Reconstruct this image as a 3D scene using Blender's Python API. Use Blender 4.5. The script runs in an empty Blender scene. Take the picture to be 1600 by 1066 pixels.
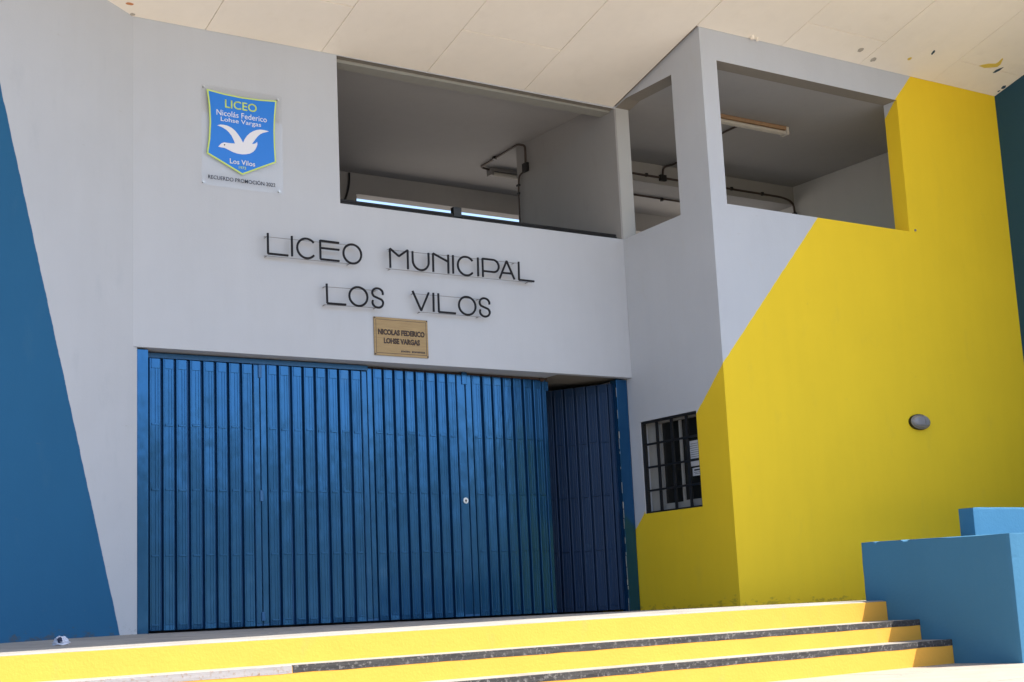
import bpy, bmesh, math, random
from mathutils import Vector, Matrix, noise
random.seed(7)
scene = bpy.context.scene
col = scene.collection

# ------------------------------------------------------------------ camera
cam_d = bpy.data.cameras.new('camera'); cam = bpy.data.objects.new('camera', cam_d); col.objects.link(cam)
cam_d.sensor_width = 36.0; cam_d.sensor_fit = 'HORIZONTAL'; cam_d.lens = 52.154
cam_d.clip_start = 0.1; cam_d.clip_end = 2000
r_ = (0.8320743013820843, -0.5527806056832815, -0.04567229970059287)
u_ = (-0.06331393462481599, -0.17646131125164863, 0.9822691847521601)
b_ = (-0.5510387487843671, -0.8144292526743948, -0.18182763741077954)
c_ = (-4.3803, -12.3660, 0.0072)
cam.matrix_world = Matrix(((r_[0], u_[0], b_[0], c_[0]), (r_[1], u_[1], b_[1], c_[1]), (r_[2], u_[2], b_[2], c_[2]), (0, 0, 0, 1)))
scene.camera = cam

# ------------------------------------------------------------------ light
SUN = Vector((0.50, -0.42, 1.0)).normalized()          # direction to the sun
world = bpy.data.worlds.new('World'); scene.world = world; world.use_nodes = True
wn = world.node_tree; wn.nodes.clear()
sky = wn.nodes.new('ShaderNodeTexSky'); sky.sky_type = 'NISHITA'; sky.sun_disc = False
sky.sun_elevation = math.asin(SUN.z); sky.sun_rotation = math.atan2(SUN.x, SUN.y)
sky.air_density = 1.0; sky.dust_density = 1.2; sky.ozone_density = 1.0
bg = wn.nodes.new('ShaderNodeBackground'); bg.inputs['Strength'].default_value = 0.125
wo = wn.nodes.new('ShaderNodeOutputWorld')
wn.links.new(sky.outputs[0], bg.inputs[0]); wn.links.new(bg.outputs[0], wo.inputs[0])
sd = bpy.data.lights.new('sun', 'SUN'); sd.energy = 3.1; sd.angle = math.radians(0.55); sd.color = (1.0, 0.95, 0.87)
so = bpy.data.objects.new('sun', sd); col.objects.link(so)
so.rotation_euler = SUN.to_track_quat('Z', 'Y').to_euler(); so.location = (20, -20, 40)
scene.view_settings.view_transform = 'Standard'; scene.view_settings.look = 'None'
scene.view_settings.exposure = 1.46; scene.view_settings.gamma = 1.0
scene.view_settings.use_curve_mapping = False
scene.cycles.max_bounces = 12; scene.cycles.diffuse_bounces = 8

# ------------------------------------------------------------------ materials
def mat(name): 
    m = bpy.data.materials.new(name); m.use_nodes = True; return m
def N(nt, t, **kw):
    n = nt.nodes.new(t)
    for k, v in kw.items():
        if k in n.inputs: n.inputs[k].default_value = v
        else: setattr(n, k, v)
    return n
def M2(nt, op, a, b=None):
    n = nt.nodes.new('ShaderNodeMath'); n.operation = op
    for i, v in enumerate((a, b)):
        if v is None: continue
        if isinstance(v, (int, float)): n.inputs[i].default_value = v
        else: nt.links.new(v, n.inputs[i])
    return n.outputs[0]
def mixc(nt, fac, a, b, mode='MIX'):
    n = nt.nodes.new('ShaderNodeMix'); n.data_type = 'RGBA'; n.blend_type = mode
    for sock, v in ((n.inputs[0], fac), (n.inputs[6], a), (n.inputs[7], b)):
        if isinstance(v, (int, float)): sock.default_value = v
        elif isinstance(v, tuple): sock.default_value = (*v, 1) if len(v) == 3 else v
        else: nt.links.new(v, sock)
    return n.outputs[2]
def ramp(nt, src, lo, hi):
    n = nt.nodes.new('ShaderNodeMapRange'); n.inputs[1].default_value = lo; n.inputs[2].default_value = hi
    nt.links.new(src, n.inputs[0]); return n.outputs[0]
def noise_tex(nt, vec, scale, detail=4, rough=.55):
    n = nt.nodes.new('ShaderNodeTexNoise'); n.inputs['Scale'].default_value = scale
    n.inputs['Detail'].default_value = detail; n.inputs['Roughness'].default_value = rough
    if vec is not None: nt.links.new(vec, n.inputs['Vector'])
    return n.outputs['Fac']
def stretch(nt, vec, s):
    n = nt.nodes.new('ShaderNodeVectorMath'); n.operation = 'MULTIPLY'; n.inputs[1].default_value = s
    nt.links.new(vec, n.inputs[0]); return n.outputs[0]

def paint(name, base, second=None, mask=None, rough=.75, bump=.25, bscale=60, var=.06, bevel=.006, stains=0.0, spec=.3, dirt=None, grime=0.0, tone=0.0):
    """painted render: roller texture, faint unevenness, optional second colour where mask(nt, x, y, z) > 0"""
    m = mat(name); nt = m.node_tree; bs = nt.nodes['Principled BSDF']
    tc = N(nt, 'ShaderNodeTexCoord'); ob = tc.outputs['Object']
    c = base
    if mask:
        sp = nt.nodes.new('ShaderNodeSeparateXYZ'); nt.links.new(ob, sp.inputs[0])
        wob = M2(nt, 'MULTIPLY', M2(nt, 'SUBTRACT', noise_tex(nt, ob, 9, 5), .5), .018)
        d = M2(nt, 'ADD', mask(nt, *sp.outputs[:3]), wob)
        c = mixc(nt, ramp(nt, d, -.003, .003), base, second)
    n1 = noise_tex(nt, ob, 1.3, 6, .6)
    n2 = noise_tex(nt, stretch(nt, ob, (7, 7, .7)), 1.0, 5, .6)
    v = M2(nt, 'ADD', M2(nt, 'MULTIPLY', M2(nt, 'SUBTRACT', n1, .5), 2 * var), M2(nt, 'MULTIPLY', M2(nt, 'SUBTRACT', n2, .5), var))
    hv = nt.nodes.new('ShaderNodeHueSaturation'); nt.links.new(M2(nt, 'ADD', v, 1.0), hv.inputs['Value'])
    if isinstance(c, tuple): hv.inputs['Color'].default_value = (*c, 1)
    else: nt.links.new(c, hv.inputs['Color'])
    out = hv.outputs[0]
    if stains:
        n3 = noise_tex(nt, stretch(nt, ob, (3, 3, 1.2)), 1.6, 7, .65)
        out = mixc(nt, M2(nt, 'MULTIPLY', ramp(nt, n3, .58, .78), stains), out, dirt or (.16, .14, .11))
    if grime:      # mud splashes and scuffs along the foot of the wall, each with its own outline
        sp2 = nt.nodes.new('ShaderNodeSeparateXYZ'); nt.links.new(ob, sp2.inputs[0])
        lim = M2(nt, 'MULTIPLY', M2(nt, 'SUBTRACT', 1.0, ramp(nt, sp2.outputs[2], .01, .16)), .24)
        thr = M2(nt, 'ADD', noise_tex(nt, stretch(nt, ob, (1, 1, 2.2)), 9, 7, .7), lim)
        out = mixc(nt, M2(nt, 'MULTIPLY', ramp(nt, thr, .72, .80), grime), out, (.10, .075, .04))
        sc = noise_tex(nt, stretch(nt, ob, (2.5, 2.5, 9)), 2.3, 8, .72)
        out = mixc(nt, M2(nt, 'MULTIPLY', ramp(nt, sc, .66, .72), grime * .35), out, (.22, .18, .10))
    if tone:       # every board a slightly different shade
        oi = N(nt, 'ShaderNodeObjectInfo'); h2 = nt.nodes.new('ShaderNodeHueSaturation')
        nt.links.new(M2(nt, 'ADD', M2(nt, 'MULTIPLY', M2(nt, 'SUBTRACT', oi.outputs['Random'], .5), tone), 1.0), h2.inputs['Value'])
        nt.links.new(out, h2.inputs['Color']); out = h2.outputs[0]
    nt.links.new(out, bs.inputs['Base Color'])
    bs.inputs['Roughness'].default_value = rough; bs.inputs['Specular IOR Level'].default_value = spec
    nb = noise_tex(nt, ob, bscale, 4, .6); nl = noise_tex(nt, ob, 3.0, 2, .5)
    bsum = M2(nt, 'ADD', nb, M2(nt, 'MULTIPLY', nl, 3.0))
    bp = N(nt, 'ShaderNodeBump', Strength=bump, Distance=.004); nt.links.new(bsum, bp.inputs['Height'])
    if bevel:
        bv = nt.nodes.new('ShaderNodeBevel'); bv.samples = 4; bv.inputs['Radius'].default_value = bevel
        nt.links.new(bv.outputs[0], bp.inputs['Normal'])
    nt.links.new(bp.outputs[0], bs.inputs['Normal'])
    return m

def under(o, m, pred):
    o.data.materials.append(m); k = len(o.data.materials) - 1
    for p in o.data.polygons:
        if pred(p.normal, p.center): p.material_index = k
    return o
def simple(name, c, rough=.5, metal=0.0, spec=.5, var=.1, scale=20):
    m = mat(name); nt = m.node_tree; bs = nt.nodes['Principled BSDF']
    tc = N(nt, 'ShaderNodeTexCoord')
    f = noise_tex(nt, tc.outputs['Object'], scale, 4, .6)
    nt.links.new(mixc(nt, f, tuple(x * (1 - var) for x in c), tuple(min(1, x * (1 + var)) for x in c)), bs.inputs['Base Color'])
    bs.inputs['Roughness'].default_value = rough; bs.inputs['Metallic'].default_value = metal
    bs.inputs['Specular IOR Level'].default_value = spec
    return m

WHITE = (.525, .545, .580); YELLOW = (.91, .625, .022); BLUE = (.016, .118, .252)
def half(a, b, c, ax=0):          # a*u + b*z + c > 0
    def f(nt, x, y, z):
        u = (x, y)[ax]
        return M2(nt, 'ADD', M2(nt, 'ADD', M2(nt, 'MULTIPLY', u, a), M2(nt, 'MULTIPLY', z, b)), c)
    return f
def line(p, q, ax=0, flip=1):     # signed distance to the line p->q in (u, z)
    dx, dz = q[0] - p[0], q[1] - p[1]; L = math.hypot(dx, dz)
    a, b = flip * dz / L, -flip * dx / L
    return half(a, b, -(a * p[0] + b * p[1]), ax)
m_white = paint('white_wall_paint', WHITE, stains=.10, dirt=(.33, .32, .30))
m_white_low = paint('white_wall_paint_plain', WHITE)
def bay_mask(nt, x, y, z):       # one diagonal that runs round the corner of the bay
    u = M2(nt, 'SUBTRACT', M2(nt, 'SUBTRACT', x, 5.5215), M2(nt, 'MULTIPLY', M2(nt, 'ADD', y, 1.4575), .90))
    return M2(nt, 'MULTIPLY', M2(nt, 'SUBTRACT', M2(nt, 'ADD', M2(nt, 'MULTIPLY', u, 1.104), 2.385), z), .67)
m_bay = paint('bay_paint', WHITE, YELLOW, bay_mask, stains=.10, dirt=(.42, .34, .12), bevel=0, grime=.35, var=.06, bump=.35)
m_left = paint('left_wall_paint', WHITE, BLUE, line((-1.356, 4.414), (-.131, -.016), 0, 1), stains=.10, dirt=(.10, .19, .25), grime=.5)
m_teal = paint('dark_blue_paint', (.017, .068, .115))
m_skyblue = paint('sky_blue_paint', (.050, .180, .305), bump=.55, bscale=38, rough=.8, bevel=.012, stains=.1, dirt=(.1, .22, .36))
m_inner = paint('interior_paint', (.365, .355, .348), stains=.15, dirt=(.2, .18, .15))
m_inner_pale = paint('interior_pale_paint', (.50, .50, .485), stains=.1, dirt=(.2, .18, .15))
m_soffit = paint('soffit_panel_paint', (.95, .87, .75), bump=.12, stains=.09, bevel=0, rough=.85, dirt=(.50, .40, .28), tone=.05)
m_joint = simple('soffit_joint', (.20, .145, .09), .9)
m_beige = simple('old_beige_plaster', (.24, .215, .18), .9)  # darker beige for the undersides of lintels and openings
m_lintel = simple('bare_grey_render', (.34, .335, .30), .9)
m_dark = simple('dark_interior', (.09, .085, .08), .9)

def step_paint():
    m = paint('step_yellow_paint', (.86, .425, .060), bump=.5, bscale=45, rough=.7, stains=.35, dirt=(.42, .33, .12), var=.05)
    return m
m_step = step_paint()
def concrete(name, a, b, rough=.9, scale=3, bump=.5):
    m = mat(name); nt = m.node_tree; bs = nt.nodes['Principled BSDF']
    ob = N(nt, 'ShaderNodeTexCoord').outputs['Object']
    f = noise_tex(nt, ob, scale, 8, .65); g = noise_tex(nt, ob, 90, 3, .6)
    c = mixc(nt, ramp(nt, f, .3, .7), a, b)
    c = mixc(nt, M2(nt, 'MULTIPLY', ramp(nt, g, .55, .8), .3), c, tuple(x * .5 for x in a))
    nt.links.new(c, bs.inputs['Base Color']); bs.inputs['Roughness'].default_value = rough
    bs.inputs['Specular IOR Level'].default_value = .25
    bp = N(nt, 'ShaderNodeBump', Strength=bump, Distance=.006); nt.links.new(M2(nt, 'ADD', g, f), bp.inputs['Height'])
    nt.links.new(bp.outputs[0], bs.inputs['Normal'])
    return m
m_landing = concrete('landing_concrete', (.30, .28, .25), (.44, .405, .36))
m_slab = concrete('paving_concrete', (.36, .30, .245), (.45, .385, .315), scale=2)
m_grout = concrete('paving_joint', (.24, .21, .18), (.33, .28, .24))
m_earth = concrete('forecourt_concrete', (.44, .385, .32), (.54, .475, .395), scale=.4)
m_hill = concrete('unseen_hill_brown', (.10, .09, .05), (.16, .13, .08), scale=.08)
def strip_mat(name, a, b, white):
    m = mat(name); nt = m.node_tree; bs = nt.nodes['Principled BSDF']
    ob = N(nt, 'ShaderNodeTexCoord').outputs['Object']
    f = noise_tex(nt, stretch(nt, ob, (1.5, 20, 20)), 3, 7, .7); g = noise_tex(nt, ob, 40, 5, .7)
    c = mixc(nt, ramp(nt, f, .35, .75), a, b)
    c = mixc(nt, ramp(nt, g, .54, .70), c, white)
    nt.links.new(c, bs.inputs['Base Color']); bs.inputs['Roughness'].default_value = .75
    bp = N(nt, 'ShaderNodeBump', Strength=.6, Distance=.004); nt.links.new(g, bp.inputs['Height']); nt.links.new(bp.outputs[0], bs.inputs['Normal'])
    return m
m_strip = strip_mat('worn_black_strip', (.020, .018, .018), (.085, .078, .074), (.26, .24, .22))
m_strip_pale = strip_mat('worn_pale_strip', (.34, .31, .30), (.46, .43, .42), (.28, .16, .08))

def gate_mat(name, c1, c2, rough, metal=.5):
    m = mat(name); nt = m.node_tree; bs = nt.nodes['Principled BSDF']
    tc = N(nt, 'ShaderNodeTexCoord'); oi = N(nt, 'ShaderNodeObjectInfo')
    off = nt.nodes.new('ShaderNodeVectorMath'); off.operation = 'ADD'
    cv = nt.nodes.new('ShaderNodeCombineXYZ')
    for i in range(3): nt.links.new(M2(nt, 'MULTIPLY', oi.outputs['Random'], 37.0 + 11 * i), cv.inputs[i])
    nt.links.new(tc.outputs['Object'], off.inputs[0]); nt.links.new(cv.outputs[0], off.inputs[1])
    v = off.outputs[0]
    f = noise_tex(nt, stretch(nt, v, (14, 14, 1.2)), 1.0, 5, .6)
    g = noise_tex(nt, v, 3.2, 6, .65)
    c = mixc(nt, ramp(nt, f, .25, .75), c1, c2)
    c = mixc(nt, M2(nt, 'MULTIPLY', ramp(nt, g, .62, .75), .22), c, (.10, .22, .36))
    nt.links.new(c, bs.inputs['Base Color'])
    nt.links.new(M2(nt, 'ADD', M2(nt, 'MULTIPLY', g, .16), rough - .08), bs.inputs['Roughness'])
    bs.inputs['Specular IOR Level'].default_value = .6; bs.inputs['Metallic'].default_value = metal
    w = noise_tex(nt, stretch(nt, v, (2, 2, 1)), 2.2, 3, .5); s = noise_tex(nt, stretch(nt, v, (60, 60, 6)), 1, 3, .5)
    bp = N(nt, 'ShaderNodeBump', Strength=.32, Distance=.02)
    nt.links.new(M2(nt, 'ADD', w, M2(nt, 'MULTIPLY', s, .05)), bp.inputs['Height'])
    bv = nt.nodes.new('ShaderNodeBevel'); bv.samples = 4; bv.inputs['Radius'].default_value = .004
    nt.links.new(bv.outputs[0], bp.inputs['Normal']); nt.links.new(bp.outputs[0], bs.inputs['Normal'])
    return m
m_gate = gate_mat('gate_blue_enamel', (.015, .096, .232), (.022, .118, .275), .17, .68)
m_gate_back = gate_mat('gate_blue_recess', (.014, .095, .235), (.018, .115, .275), .35, .3)
m_gate_shaded = gate_mat('gate_blue_shaded', (.002, .023, .074), (.003, .032, .10), .5, .0)  # gate blue darkened so the open leaf carries the hall's shade in its colour
m_rust_shadow = simple('rust_and_shadow_brown', (.055, .030, .022), .8, var=.4)
m_chip = simple('bare_edge_primer', (.40, .385, .36), .7)
m_black = simple('black_iron', (.012, .012, .012), .45)
m_blackrail = simple('worn_black_rail', (.012, .011, .011), .5, spec=.3, var=.5, scale=9)
m_letter = simple('letter_dark_steel', (.008, .009, .014), .55, spec=.3)
m_wire = simple('thin_grey_wire', (.24, .23, .22), .5)
m_brass = strip_mat('tarnished_brass', (.31, .205, .095), (.43, .295, .135), (.36, .25, .12))
m_brass.node_tree.nodes['Principled BSDF'].inputs['Roughness'].default_value = .5
m_brass.node_tree.nodes['Principled BSDF'].inputs['Metallic'].default_value = .35
m_bronze = simple('engraved_dark', (.055, .035, .03), .6)
m_steel = simple('brushed_steel', (.62, .61, .59), .35, .85)
m_conduit = simple('rusty_conduit', (.075, .055, .045), .6, .3, var=.35)
m_grey = simple('grey_fitting', (.22, .21, .20), .6)
m_lampbody = simple('stained_lamp_body', (.32, .20, .11), .6, var=.35)
m_tube = simple('lamp_diffuser', (.55, .52, .46), .35)
m_alu = simple('window_aluminium', (.36, .355, .335), .45, .1)
m_paper = simple('printed_paper', (.74, .76, .80), .8)
m_ink = simple('print_ink', (.03, .035, .06), .7)
m_crestblue = simple('crest_blue', (.012, .20, .72), .3, var=.02)
m_crestgreen = simple('crest_lime', (.62, .78, .16), .35, var=.02)
m_crestwhite = simple('crest_white', (.80, .80, .84), .35, var=.02)
m_yspl = simple('yellow_splash', (.74, .55, .09), .8)
m_bspl = simple('blue_splash', (.02, .06, .10), .8)
m_gspl = simple('grey_plug', (.46, .41, .34), .8)
m_rag = simple('crumpled_cloth', (.60, .62, .70), .9, var=.15)
m_ragdark = simple('cloth_navy', (.03, .035, .07), .9)
def glass(name, tint, rough=.02):
    m = mat(name); bs = m.node_tree.nodes['Principled BSDF']
    bs.inputs['Base Color'].default_value = (*tint, 1); bs.inputs['Roughness'].default_value = rough
    return m
m_pane = glass('window_glass', (.02, .021, .02), .04); m_pane.node_tree.nodes['Principled BSDF'].inputs['Specular IOR Level'].default_value = .4
def acrylic():
    m = mat('clear_acrylic'); nt = m.node_tree; nt.nodes.clear()
    o = nt.nodes.new('ShaderNodeOutputMaterial'); t = nt.nodes.new('ShaderNodeBsdfTransparent'); g = nt.nodes.new('ShaderNodeBsdfGlossy')
    g.inputs['Roughness'].default_value = .02; t.inputs[0].default_value = (1, 1, 1, 1)
    fr = nt.nodes.new('ShaderNodeFresnel'); fr.inputs[0].default_value = 1.6
    mx = nt.nodes.new('ShaderNodeMixShader'); ge = nt.nodes.new('ShaderNodeNewGeometry')
    nt.links.new(M2(nt, 'MULTIPLY', fr.outputs[0], M2(nt, 'SUBTRACT', 1.0, ge.outputs['Backfacing'])), mx.inputs[0])
    nt.links.new(t.outputs[0], mx.inputs[1]); nt.links.new(g.outputs[0], mx.inputs[2]); nt.links.new(mx.outputs[0], o.inputs[0])
    return m
m_acrylic = acrylic()

# ------------------------------------------------------------------ helpers
def link(o, parent=None):
    col.objects.link(o)
    if parent is not None: o.parent = parent
    return o
def tag(o, label=None, cat=None, group=None, kind=None):
    for k, v in (('label', label), ('category', cat), ('group', group), ('kind', kind)):
        if v: o[k] = v
    return o
def thing(name, label, cat, loc=(0, 0, 0), rz=0, group=None):
    o = bpy.data.objects.new(name, None); o.location = loc; o.rotation_euler = (0, 0, rz); o.empty_display_size = .1
    link(o); return tag(o, label, cat, group)
def finish(name, bm, m, parent=None, origin=None, smooth=False):
    """bm holds world (or parent-local when origin is None) coordinates; origin shifts to a parent at that place"""
    if origin is not None: bmesh.ops.translate(bm, verts=bm.verts, vec=-Vector(origin))
    me = bpy.data.meshes.new(name); bm.to_mesh(me); bm.free()
    for mm in (m if isinstance(m, (list, tuple)) else [m]): me.materials.append(mm)
    if smooth:
        for p in me.polygons: p.use_smooth = True
    return link(bpy.data.objects.new(name, me), parent)
def box(bm, a, b, bev=0):
    a, b = Vector(a), Vector(b); lo = Vector(map(min, a, b)); hi = Vector(map(max, a, b))
    vs = [bm.verts.new((x, y, z)) for x in (lo.x, hi.x) for y in (lo.y, hi.y) for z in (lo.z, hi.z)]
    f = [(0, 1, 3, 2), (4, 6, 7, 5), (0, 4, 5, 1), (2, 3, 7, 6), (0, 2, 6, 4), (1, 5, 7, 3)]
    fs = [bm.faces.new([vs[i] for i in q]) for q in f]
    if bev:
        es = list({e for q in fs for e in q.edges})
        bmesh.ops.bevel(bm, geom=es, offset=bev, segments=2, profile=.6, affect='EDGES')
def BM(*boxes, bev=0):
    bm = bmesh.new()
    for a, b in boxes: box(bm, a, b, bev)
    return bm
def poly(outer, holes, fn, depth):
    """polygon with holes in (u, v), mapped by fn(u, v) -> xyz, extruded by the vector depth"""
    bm = bmesh.new(); edges = []
    for loop in [outer] + list(holes):
        vs = [bm.verts.new(fn(*p)) for p in loop]
        edges += [bm.edges.new((vs[i], vs[(i + 1) % len(vs)])) for i in range(len(vs))]
    n = Vector(depth).normalized()
    bmesh.ops.triangle_fill(bm, use_beauty=True, use_dissolve=True, edges=edges, normal=-n)
    r = bmesh.ops.extrude_face_region(bm, geom=bm.faces[:])
    bmesh.ops.translate(bm, verts=[v for v in r['geom'] if isinstance(v, bmesh.types.BMVert)], vec=depth)
    bmesh.ops.recalc_face_normals(bm, faces=bm.faces[:])
    return bm
def tube(bm, pts, r, n=8, closed=False, caps=True):
    pts = [Vector(p) for p in pts]; rings = []; N_ = len(pts); prev = None
    for i, p in enumerate(pts):
        if closed: t = (pts[(i + 1) % N_] - pts[i - 1]).normalized()
        else: t = (pts[min(i + 1, N_ - 1)] - pts[max(i - 1, 0)]).normalized()
        a = prev if prev is not None else (Vector((0, 0, 1)) if abs(t.z) < .9 else Vector((0, 1, 0)))
        x = (a - t * a.dot(t)).normalized(); prev = x; y = t.cross(x)
        k = 1.0
        if 0 < i < N_ - 1 or closed:
            d1 = (p - pts[i - 1]).normalized(); d2 = (pts[(i + 1) % N_] - p).normalized()
            k = 1 / max(.6, math.sqrt(max(.05, (1 + d1.dot(d2)) / 2)))
        rings.append([bm.verts.new(p + (x * math.cos(2 * math.pi * j / n) + y * math.sin(2 * math.pi * j / n)) * r * (k if k < 1.3 else 1.3)) for j in range(n)])
    for i in range(N_ if closed else N_ - 1):
        A, B = rings[i], rings[(i + 1) % N_]
        for j in range(n): bm.faces.new((A[j], A[(j + 1) % n], B[(j + 1) % n], B[j]))
    if caps and not closed: bm.faces.new(rings[0][::-1]); bm.faces.new(rings[-1])
def cyl(bm, c, axis, r, h, n=16):
    c = Vector(c); axis = Vector(axis).normalized(); tube(bm, [c, c + axis * h], r, n)
def roundpath(pts, rad, n=5):
    pts = [Vector(p) for p in pts]; out = [pts[0]]
    for i in range(1, len(pts) - 1):
        a, b, c = pts[i - 1], pts[i], pts[i + 1]
        d1, d2 = (a - b), (c - b); k = min(rad, d1.length * .45, d2.length * .45)
        p0, p1 = b + d1.normalized() * k, b + d2.normalized() * k
        for j in range(n + 1):
            t = j / n; out.append(p0.lerp(b, t).lerp(b.lerp(p1, t), t))
    out.append(pts[-1]); return out
def text_bm(s, x0, x1, z0, z1, y, depth=.002, bold=0.0):
    cu = bpy.data.curves.new('lettering', 'FONT'); cu.body = s; cu.size = 1; cu.extrude = 0; cu.offset = bold; cu.resolution_u = 3
    o = bpy.data.objects.new('lettering', cu); col.objects.link(o)
    me = bpy.data.meshes.new_from_object(o.evaluated_get(bpy.context.evaluated_depsgraph_get()))
    bpy.data.objects.remove(o); bpy.data.curves.remove(cu)
    bm = bmesh.new(); bm.from_mesh(me); bpy.data.meshes.remove(me)
    xs = [v.co.x for v in bm.verts]; ys = [v.co.y for v in bm.verts]
    ax, bx, ay, by = min(xs), max(xs), min(ys), max(ys)
    for v in bm.verts:
        v.co = Vector((x0 + (v.co.x - ax) / (bx - ax) * (x1 - x0), y, z0 + (v.co.y - ay) / (by - ay) * (z1 - z0)))
    r = bmesh.ops.extrude_face_region(bm, geom=bm.faces[:])
    bmesh.ops.translate(bm, verts=[v for v in r['geom'] if isinstance(v, bmesh.types.BMVert)], vec=(0, depth, 0))
    bmesh.ops.recalc_face_normals(bm, faces=bm.faces[:])
    return bm

# ------------------------------------------------------------------ ground and terrain
def gz(x): return -.548 + .0098 * (max(-12, min(14, x)) - 5.6)
bm = bmesh.new(); xs = (-400, -12, 14, 400); ys = (-400, -30, 20, 400)
g = [[bm.verts.new((x, y, gz(x) - .03)) for x in xs] for y in ys]
for j in range(3):
    for i in range(3): bm.faces.new((g[j][i], g[j][i + 1], g[j + 1][i + 1], g[j + 1][i]))
ground = tag(finish('ground', bm, m_earth), kind='structure')
bm = bmesh.new()      # joint bed under the paving slabs
vs = [bm.verts.new((x, y, gz(x) - .012)) for x, y in ((-10, -11), (13, -11), (13, -3.2), (-10, -3.2))]
bm.faces.new(vs)
pav = tag(finish('pavement', bm, m_grout), kind='structure')
slab_me = None
for i in range(8):
    for j in range(9):
        x0, y0 = 1.6 + i * .9, -3.915 - (j + 1) * .6
        if slab_me is None:
            b = BM(((.004, .004, -.02), (.896, .596, 0)), bev=.004)
            slab_me = bpy.data.meshes.new('slab'); b.to_mesh(slab_me); b.free(); slab_me.materials.append(m_slab)
        o = bpy.data.objects.new('slab', slab_me); o.location = (x0, y0, gz(x0) + random.uniform(-.0015, .0015)); o.rotation_euler = (0, -.0098, 0); link(o, pav)
# unseen dark rise added behind the viewer for the gate to reflect
bm = bmesh.new(); rows = []
for j in range(7):
    row = []
    for i in range(41):
        x = -260 + i * 13; y = -60 - j * 16
        h = (math.sin(min(1, j / 5) * math.pi / 2)) * (21 + 5 * noise.noise(Vector((x * .02, y * .03, 1)))) - .8
        row.append(bm.verts.new((x, y, h if j else -1.2)))
    rows.append(row)
for j in range(6):
    for i in range(40): bm.faces.new((rows[j][i], rows[j + 1][i], rows[j + 1][i + 1], rows[j][i + 1]))
unseen_hill = tag(finish('unseen_hill', bm, m_hill, smooth=True), kind='structure')

# ------------------------------------------------------------------ steps
steps = thing('entrance_steps', 'three broad yellow painted steps with black nosing strips leading up to the blue gate', 'steps', (2, -3.24, -.2))
SO = (2, -3.24, -.2)
def z1(x): return min(-.003, -.067 + .0129 * (x + .6))
def z2(x): return -.083 + .0096 * (x + 1.1)
XL, XR_ = -9.0, 5.598
bm = bmesh.new(); rows = []
xsr = [XL + (10.6 - XL) * i / 24 for i in range(25)]
for y, f in ((4.9, lambda x: .002), (0.0, lambda x: -.003), (-1.46, lambda x: z1(x) * .62 - .001), (-2.3, z1), (-2.85, lambda x: z1(x) * .6 + z2(x) * .4), (-3.19, lambda x: z2(x) + .008), (-3.235, lambda x: z2(x))):
    rows.append([bm.verts.new((x, y, f(x))) for x in xsr])
for a, b in zip(rows, rows[1:]):
    for i in range(len(a) - 1): bm.faces.new((a[i], b[i], b[i + 1], a[i + 1]))
finish('landing', bm, m_landing, steps, SO)
def riser(y, top, bot, name='riser', m=m_step, x0=XL, x1=XR_, thick=.3):
    bm = bmesh.new(); n = 60; L = []
    for i in range(n + 1):
        x = x0 + (x1 - x0) * i / n
        w = .004 * noise.noise(Vector((x * 1.3, y, 0)))
        L.append([bm.verts.new(p) for p in ((x, y + thick, top(x)), (x, y + w * .6, top(x)), (x, y - .004 + w, bot(x)), (x, y + thick, bot(x)))])
    for a, b in zip(L, L[1:]):
        for k in range(3): bm.faces.new((a[k], b[k], b[k + 1], a[k + 1]))
    for e, fl in ((L[0], 0), (L[-1], 1)):
        bm.faces.new(e if fl else e[::-1])
    bmesh.ops.recalc_face_normals(bm, faces=bm.faces[:])
    return finish(name, bm, m, steps, SO)
R = .168
za = lambda x: z2(x) - .001; zb = lambda x: z2(x) - .166; zc = lambda x: z2(x) - .336; zd = lambda x: gz(x) - .02
riser(-3.24, za, lambda x: zb(x) - .02)
riser(-3.594, lambda x: zb(x) - .004, lambda x: zc(x) - .02)
riser(-3.92, lambda x: zc(x) - .004, zd)
def tread(y0, y1, z):
    bm = bmesh.new(); n = 24; L = []
    for i in range(n + 1):
        x = XL + (XR_ - XL) * i / n; L.append([bm.verts.new(p) for p in ((x, y1, z(x) + .004), (x, y0, z(x)), (x, y0, z(x) - .003), (x, y1, z(x) - .003))])
    for a, b in zip(L, L[1:]):
        for k in range(4): bm.faces.new((a[k], b[k], b[(k + 1) % 4], a[(k + 1) % 4]))
    bmesh.ops.recalc_face_normals(bm, faces=bm.faces[:])
    return finish('tread', bm, m_landing, steps, SO)
tread(-3.575, -3.24, zb); tread(-3.90, -3.594, zc)
def nosing(y0, z, x0, x1, m, label=None):
    bm = bmesh.new(); n = max(4, int((x1 - x0) * 14)); L = []
    for i in range(n + 1):
        x = x0 + (x1 - x0) * i / n; j = .005 * noise.noise(Vector((x * 4, y0 * 7, 3))); y = y0 + .0024 * noise.noise(Vector((x * 1.3, y0, 0)))
        L.append([bm.verts.new(p) for p in ((x, y + .03, z(x) + .003), (x, y - .0005, z(x) + .003), (x, y - .0022, z(x) + .001), (x, y - .0026, z(x) - .046 + j), (x, y + .03, z(x) - .045 + j))])
    for a, b in zip(L, L[1:]):
        for k in range(5): bm.faces.new((a[k], b[k], b[(k + 1) % 5], a[(k + 1) % 5]))
    bm.faces.new(L[0][::-1]); bm.faces.new(L[-1]); bmesh.ops.recalc_face_normals(bm, faces=bm.faces[:])
    o = finish('nosing', bm, m, steps, SO); tag(o, label); return o
nosing(-3.594, zb, -.235, XR_, m_strip)
nosing(-3.594, zb, XL, -.24, m_strip_pale, 'pale worn end of the upper step strip')
nosing(-3.92, zc, XL, XR_, m_strip)

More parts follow.
